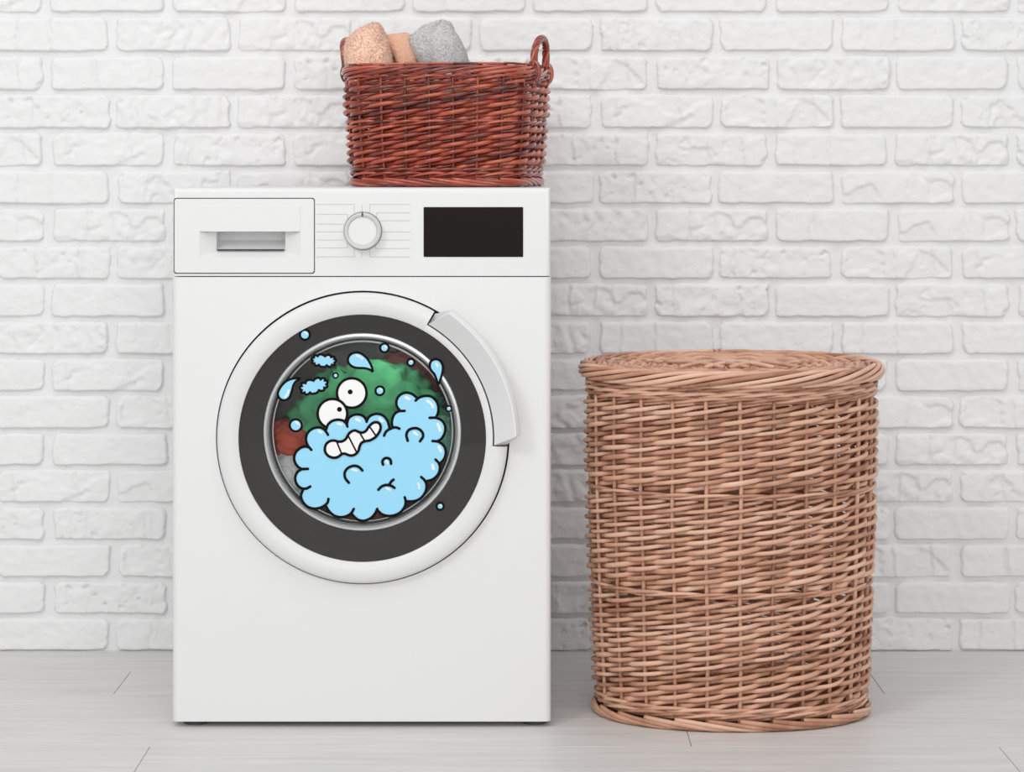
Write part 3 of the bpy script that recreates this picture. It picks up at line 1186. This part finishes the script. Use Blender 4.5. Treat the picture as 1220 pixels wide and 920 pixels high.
class Wick:
    def __init__(s, plan, ax, bx, mat):
        """ax(z), bx(z): scale of the plan at height z"""
        s.p, s.ax, s.bx, s.mat = plan, ax, bx, mat

    def pts(s, st, z, off):
        st, z, off = np.broadcast_arrays(np.asarray(st, float), np.asarray(z, float), np.asarray(off, float))
        x, y, nx, ny = s.p.at(st)
        return np.stack([x * s.ax(z) + nx * off, y * s.bx(z) + ny * off, z], 1)

    def stakes(s, z0, z1, r, parent, off=0.0, twist=0.0):
        for i in range(s.p.N):
            z = np.linspace(z0, z1, 14)
            st = i + twist * (z - z0) / (z1 - z0) + 0.02 * np.sin(z * 23 + i)
            tube('stake', s.pts(st, z, off), r * random.uniform(0.9, 1.1), s.mat, parent, 6)

    def rand(s, z0, z1, pitch, q, A, r, parent, twist=0.0, zt=0.1):
        N = s.p.N
        rows_ = (z1 - z0) / pitch
        for j in range(N * q):
            s0 = j / q
            n = max(12, int(rows_ / q * 8))
            st = np.linspace(s0, s0 + rows_ / q, n)
            ph = st - j
            wv = np.cos(PI * ph)
            wv = np.sign(wv) * np.abs(wv) ** 0.8
            k1, k2 = random.uniform(0, 9), random.uniform(0, 9)
            z = z0 + (st - s0) * q * pitch + pitch * 0.06 * np.sin(st * 1.3 + k1) + pitch * 0.06 * np.sin(st * 3.1 + k2)
            rr = r * random.uniform(0.86, 1.12) * (1.06 - 0.14 * (st - s0) / (rows_ / q))
            rr = rr * (1 + 0.07 * np.sin(st * 2.2 + k2))
            rr = rr * (1 + 0.26 * (s.pts(st, z, 0)[:, 1] > 0.02))
            e_ = np.clip(1 - np.minimum(st - s0, st[-1] - st) / 0.45, 0, 1)
            wv = wv * (1 - e_) - 1.25 * e_
            tube('weaver', s.pts(st + twist * (z - z0), z, A * wv + 0.0006 * np.sin(st * 0.9 + k1)), rr, s.mat, parent, 7)

    def wale(s, z, r, A, parent, per=3, rows_=1, dz=0.0):
        N = s.p.N
        for row in range(rows_):
            for k in range(per):
                st = np.linspace(0, N, N * 8, endpoint=False)
                ph = 2 * PI * (st + k) / per + row * 0.7
                zz = z + row * dz + 1.25 * r * np.sin(ph + 0.9)
                tube('waling_strand', s.pts(st, zz, A * np.cos(ph)), r * random.uniform(0.9, 1.1), s.mat, parent, 7, True)

    def border(s, z, rc, rs, span, f0, f1, parent, off=0.0, name='border_strand', n_=None, zs=1.0):
        """rolled border: every strand crosses the rim slantwise from angle f0 to f1"""
        N = s.p.N
        cnt = n_ or N
        for i in range(cnt):
            s0 = i * N / cnt
            n = 26
            t = np.linspace(0, 1, n)
            st = s0 + t * span
            te_ = t + 0.03 * np.sin(t * 6 + i)
            ph = np.radians(f0 + (f1 - f0) * te_)
            rr = rs * random.uniform(0.9, 1.12) * (1 - 0.25 * np.clip((t - 0.8) / 0.2, 0, 1))
            x, y, nx, ny = s.p.at(st)
            o_ = off + rc * np.cos(ph)
            zz = z + zs * rc * np.sin(ph)
            tube(name, np.stack([x * s.ax(z) + nx * o_, y * s.bx(z) + ny * o_, zz], 1), rr, s.mat, parent, 7)


# ---- tall hamper
hx, hd = P(870.8, 0, 4.09).x, 4.09
hamper = thing('laundry_hamper', 'tall oval light brown wicker hamper with lid standing on the floor', 'hamper', (hx, hd - WD, 0))
HA, HB, HN = 0.222, 0.168, 24
hp = Plan(HA, HB, 2.12, HN)
za = [0.0, 0.02, 0.09, 0.20, 0.36, 0.53, 0.60]
aa = [0.212, 0.2135, 0.2165, 0.2215, 0.227, 0.2285, 0.229]
hw = Wick(hp, lambda z: np.interp(z, za, aa) / HA, lambda z: np.interp(z, za, aa) / HA, M['hamper'])
hw.stakes(0.012, 0.534, 0.0033, hamper, twist=-0.0)
SEC = [(0.036, 0.204), (0.218, 0.358), (0.372, 0.512)]
for z0, z1 in SEC:
    hw.rand(z0, z1, 0.0079, 1, 0.0074, 0.0037, hamper)
for z in (0.211, 0.365):
    hw.wale(z, 0.0028, 0.0052, hamper)
hw.wale(0.0225, 0.0030, 0.0050, hamper, rows_=2, dz=0.008)
hw.wale(0.515, 0.0030, 0.0055, hamper, rows_=3, dz=0.0075)
hw.border(0.0105, 0.0068, 0.0037, 3.4, 55, -120, hamper, off=0.003, name='foot_border_strand')
# base sheet of tightly woven willow
st = np.linspace(0, HN, 90, endpoint=False)
pb = hw.pts(st, 0.016, -0.002)
from_py('base', list(pb) + list(pb + np.array([0, 0, 0.006])),
        [tuple(range(89, -1, -1)), tuple(range(90, 180))] + [(i, (i + 1) % 90, 90 + (i + 1) % 90, 90 + i) for i in range(90)],
        M['hamper'], hamper)

# lid, hinged at the back and lifted there a little
LA, LB = 0.2365, 0.186
lp = Plan(LA, LB, 2.1, 28)
tilt = math.radians(1.3)
TZ = 0.5545


def lid_light_blocker_mesh():  # solid disc added under the weave to block light
    n = 90
    st_ = np.linspace(0, 28, n, endpoint=False)
    x, y, nx, ny = lp.at(st_)
    v_ = []
    for sc_, z in ((0.985, -0.008), (0.985, -0.002), (0.5, -0.006), (0.0, -0.007)):
        v_ += [(a * sc_, b * sc_, z) for a, b in zip(x, y)]
    f_ = [tuple(range(n - 1, -1, -1))]
    for k_ in range(3):
        for i_ in range(n):
            j_ = (i_ + 1) % n
            f_.append((k_ * n + i_, k_ * n + j_, (k_ + 1) * n + j_, (k_ + 1) * n + i_))
    return v_, f_


lv, lf = lid_light_blocker_mesh()
bm = bmesh.new()
me = bpy.data.meshes.new('t')
me.from_pydata(lv, [], lf)
bm.from_mesh(me)
bmesh.ops.remove_doubles(bm, verts=bm.verts, dist=1e-6)
lid = from_bm('lid', bm, M['hamper'], hamper)
lid.location = (0, 0, TZ)
lid.rotation_euler = (tilt, 0, 0)
lw = Wick(lp, lambda z: 1.0 + 0 * np.asarray(z), lambda z: 1.0 + 0 * np.asarray(z), M['hamper'])
lw.border(-0.002, 0.0090, 0.0036, 4.8, -85, 150, lid, off=-0.001, name='rim_strand', n_=28, zs=1.15)
lw.border(-0.0095, 0.0035, 0.0034, 3.2, -120, 60, lid, off=-0.006, name='under_rim_strand', n_=28)
# woven face of the lid: concentric strands over radial ribs
k = 0
while True:
    inset = 0.014 + 0.0088 * k
    b_in = LB - inset
    if b_in < 0.012:
        break
    a_in = LA - inset
    nn = 28 * 6
    t = np.linspace(0, 28, nn, endpoint=False)
    th = 2 * PI * t / 28
    sg = np.cos(PI * t + PI * k)
    z = 0.0030 * sg + 0.004 - 0.010 * (k / 20)
    ring = np.stack([a_in * np.cos(th), b_in * np.sin(th), z], 1)
    tube('lid_weaver', ring, 0.0039 * random.uniform(0.9, 1.1), M['hamper'], lid, 6, True)
    k += 1
for i in range(28):
    th = 2 * PI * (i + 0.0) / 28
    q = np.linspace(0.1, 0.96, 10)
    tube('lid_rib', np.stack([LA * q * math.cos(th), LB * q * math.sin(th), 0.0035 - 0.010 * (1 - q)], 1), 0.0028, M['hamper'], lid, 6)
# crossed sticks at the middle of the lid
for i in range(7):
    x_ = -0.06 + 0.02 * i
    pts_ = [(x_ - 0.045 + 0.09 * t, -0.045 + 0.09 * t if i % 2 else 0.045 - 0.09 * t, 0.004 + 0.004 * math.sin(PI * t)) for t in np.linspace(0, 1, 9)]
    tube('cross_stick', pts_, 0.0036, M['hamper'], lid, 6)
# binding loop that hinges the lid
for dx in (0.0, 0.009):
    pts_ = [(-0.014 + dx + 0.004 * math.cos(t), LB - 0.006 + 0.012 * math.cos(t), 0.001 + 0.0105 * math.sin(t)) for t in np.linspace(0, 2 * PI, 20, endpoint=False)]
    tube('hinge_loop', pts_, 0.0022, M['hamper'], lid, 6, True)

# ---- red brown basket on the washer
bx_, bd = P(533, 0, 4.29).x, 4.29
basket = thing('wicker_basket', 'glossy red brown wicker basket with two handles on top of washing machine', 'basket',
               (bx_, bd - WD, ZTOP + 0.0005), math.radians(-13))
BA, BB, BN = 0.155, 0.120, 24
bp_ = Plan(BA, BB, 4.4, BN)
zb_ = [0.0, 0.012, 0.10, 0.20]
sc_ = [0.945, 0.955, 1.0, 1.035]
bw_ = Wick(bp_, lambda z: np.interp(z, zb_, sc_), lambda z: np.interp(z, zb_, sc_), M['redwick'])
bw_.stakes(0.006, 0.192, 0.0024, basket)
bw_.rand(0.030, 0.104, 0.0067, 1, 0.0062, 0.0036, basket)
bw_.wale(0.106, 0.0026, 0.0048, basket)
bw_.rand(0.110, 0.178, 0.0067, 1, 0.0062, 0.0036, basket)
bw_.wale(0.020, 0.0026, 0.0044, basket, rows_=2, dz=0.0065)
bw_.wale(0.181, 0.0026, 0.0044, basket)
bw_.border(0.0085, 0.0052, 0.0032, 3.2, 60, -110, basket, off=0.002, name='foot_border_strand')
bw_.border(0.1975, 0.0060, 0.0022, 1.15, 80, 120, basket, off=-0.001, name='rim_top_strand')
bw_.border(0.1925, 0.0064, 0.0030, 3.6, -80, 140, basket, off=0.0, name='rim_strand')
st = np.linspace(0, BN, 80, endpoint=False)
pb = bw_.pts(st, 0.010, -0.002)
from_py('base', list(pb) + list(pb + np.array([0, 0, 0.006])),
        [tuple(range(79, -1, -1)), tuple(range(80, 160))] + [(i, (i + 1) % 80, 80 + (i + 1) % 80, 80 + i) for i in range(80)],
        M['redwick'], basket)
for sgn in (1, -1):
    # twisted bow handle
    n = 70
    t = np.linspace(0, 1, n)
    ang = PI * t
    cy = -0.050 * np.cos(ang)
    cz = 0.165 + 0.032 * np.minimum(1, np.minimum(t, 1 - t) * 6) + 0.052 * np.sin(ang) ** 0.75
    cx = sgn * (BA * 1.035 - 0.003 + (0.007 if sgn > 0 else 0.020) * np.sin(ang) ** 0.7)
    core = np.stack([cx, cy, cz], 1)
    tg = np.gradient(core, axis=0)
    tg /= np.linalg.norm(tg, axis=1)[:, None]
    nx_ = np.cross(tg, np.array([1.0, 0, 0]))
    nx_ /= np.linalg.norm(nx_, axis=1)[:, None]
    bx2 = np.cross(tg, nx_)
    hcore = tube('handle', core, 0.0035, M['redwick'], basket, 6)
    for k_ in range(5):
        ph = 2 * PI * k_ / 5 + t * 2 * PI * 3.4
        pts_ = core + 0.0040 * (np.cos(ph)[:, None] * nx_ + np.sin(ph)[:, None] * bx2)
        tube('handle_strand', pts_, 0.0027, M['redwick'], hcore, 6)
    for fy in (-0.050, 0.050):
        for dy in (-0.006, 0.005):
            pts_ = [(sgn * (BA * 1.035 + 0.0105 * math.cos(a)), fy + dy + 0.005 * math.sin(a * 0.5), 0.192 + 0.017 * math.sin(a))
                    for a in np.linspace(0, 2 * PI, 22, endpoint=False)]
            tube('handle_loop', pts_, 0.0021, M['redwick'], hcore, 6, True)


# ------------------------------------------------------------------ towels standing in the basket
def towel(name, label, prof, d, depth, mat, fuzz, seed, ex=2.6, crease=0.0, lean=0.0, nu=190, nv=130, pile=None):
    """loft between left/right edges given as (py, left, right) in pixels at distance d"""
    py = [p[0] for p in prof]
    L_ = [p[1] for p in prof]
    R_ = [p[2] for p in prof]
    base = P(0, py[0], d).z
    v_, f_ = [], []
    for j in range(nv + 1):
        t = j / nv
        yy = py[0] + (py[-1] - py[0]) * t
        l = np.interp(-yy, [-q for q in py], L_)
        r = np.interp(-yy, [-q for q in py], R_)
        cx, hw_ = P((l + r) / 2, 0, d).x, (r - l) / 2 * d / F
        z = P(0, yy, d).z
        k_ = max(0.04, (1 - max(0, (t - 0.55) / 0.45) ** 2.4)) ** 0.5
        hd_ = depth * k_
        for i in range(nu):
            a = 2 * PI * i / nu
            c_, s_ = math.cos(a), math.sin(a)
            x = hw_ * math.copysign(abs(c_) ** (2 / ex), c_)
            y = hd_ * math.copysign(abs(s_) ** (2 / ex), s_)
            q = Vector((x * 22 + seed, y * 22, z * 22))
            dsp = 0.0035 * noise.noise(q) + 0.0018 * noise.noise(q * 2.7)
            dsp += fuzz * noise.noise(Vector((x * 330, y * 330, z * 330 + seed))) + fuzz * 0.6 * noise.noise(Vector((x * 700, y * 700, z * 700)))
            if crease:
                dsp -= crease * math.exp(-((x - 0.30 * (z - base) + 0.055) / 0.009) ** 2)
            v_.append((cx + x + dsp * c_, y + lean * (z - base) + dsp * s_, z + 0.3 * dsp))
    for j in range(nv):
        for i in range(nu):
            k2 = (i + 1) % nu
            f_.append((j * nu + i, j * nu + k2, (j + 1) * nu + k2, (j + 1) * nu + i))
    f_.append(tuple(range(nv * nu, nv * nu + nu)))
    f_.append(tuple(reversed(range(nu))))
    mx = P((L_[0] + R_[0]) / 2, 0, d).x
    v_ = [(x - mx, y, z - base) for x, y, z in v_]
    o_ = from_py(name, v_, f_, mat, smooth=True)
    o_.location = (mx, d - WD, base)
    if pile:
        rp_ = random.Random(int(seed * 10))
        pv, pf = [], []
        polys = o_.data.polygons
        for _ in range(pile[0]):
            pg = polys[rp_.randrange(nu * nv)]
            c = pg.center
            nr = Vector((c.x, c.y, 0.3 * (c.z - 0.5 * v_[-1][2]))).normalized() if False else pg.normal
            dr = (nr + Vector((rp_.gauss(0, 0.55), rp_.gauss(0, 0.55), rp_.gauss(0, 0.55)))).normalized()
            t1 = dr.orthogonal().normalized()
            t2 = dr.cross(t1)
            ln, wd = pile[1] * rp_.uniform(0.5, 1.2), pile[2]
            b_ = len(pv)
            sag = Vector((rp_.gauss(0, 1), rp_.gauss(0, 1), rp_.gauss(0, 1))) * ln * 0.25
            base_c = c - nr * 0.0006
            for q_, w_ in ((0.0, 1.0), (0.6, 0.95)):
                m_ = base_c + dr * ln * q_ + sag * q_ * q_
                for a_ in range(3):
                    pv.append(m_ + (t1 * math.cos(a_ * 2.094) + t2 * math.sin(a_ * 2.094)) * wd * w_)
            pv.append(base_c + dr * ln + sag)
            for a_ in range(3):
                n_ = (a_ + 1) % 3
                pf += [(b_ + a_, b_ + n_, b_ + 3 + n_, b_ + 3 + a_), (b_ + 3 + a_, b_ + 3 + n_, b_ + 6)]
        pl = from_py('terry_pile', pv, pf, mat, o_, smooth=True)
        pl['kind'] = 'stuff'
    return tag(o_, label, 'towel', 'towels in the basket')


towel('towel', 'fluffy peach terry towel with thick loops standing in the basket',
      [(150, 424, 474), (78, 411, 469), (65, 410.5, 466), (52, 411.5, 462), (46, 414, 459), (38, 423, 456), (33, 431, 454), (29, 440, 452), (27, 444, 450)],
      4.27, 0.055, M['peach'], 0.0014, 1.0, pile=(14000, 0.0036, 0.00055))
towel('towel', 'smooth folded peach towel between the fluffy one and the grey one',
      [(150, 480, 502), (78, 471, 500), (66, 466, 497.5), (54, 462, 494), (46, 458, 491), (42, 457, 489), (40, 470, 487), (38.8, 479, 485)],
      4.30, 0.045, M['peach2'], 0.0005, 2.0, ex=3.2, crease=0.002, pile=(9000, 0.0014, 0.0004))
towel('towel', 'light grey terry towel beside the peach towels in basket',
      [(150, 512, 558), (78, 498, 559.5), (65, 491, 555), (52, 487, 549.5), (45, 487.5, 546.5), (40, 493, 544), (34, 500, 541), (30, 505, 538.5), (28, 511, 537), (25, 517, 534), (22.2, 522, 529)],
      4.30, 0.06, M['grey'], 0.0008, 3.0, crease=0.010, pile=(16000, 0.0022, 0.00045))
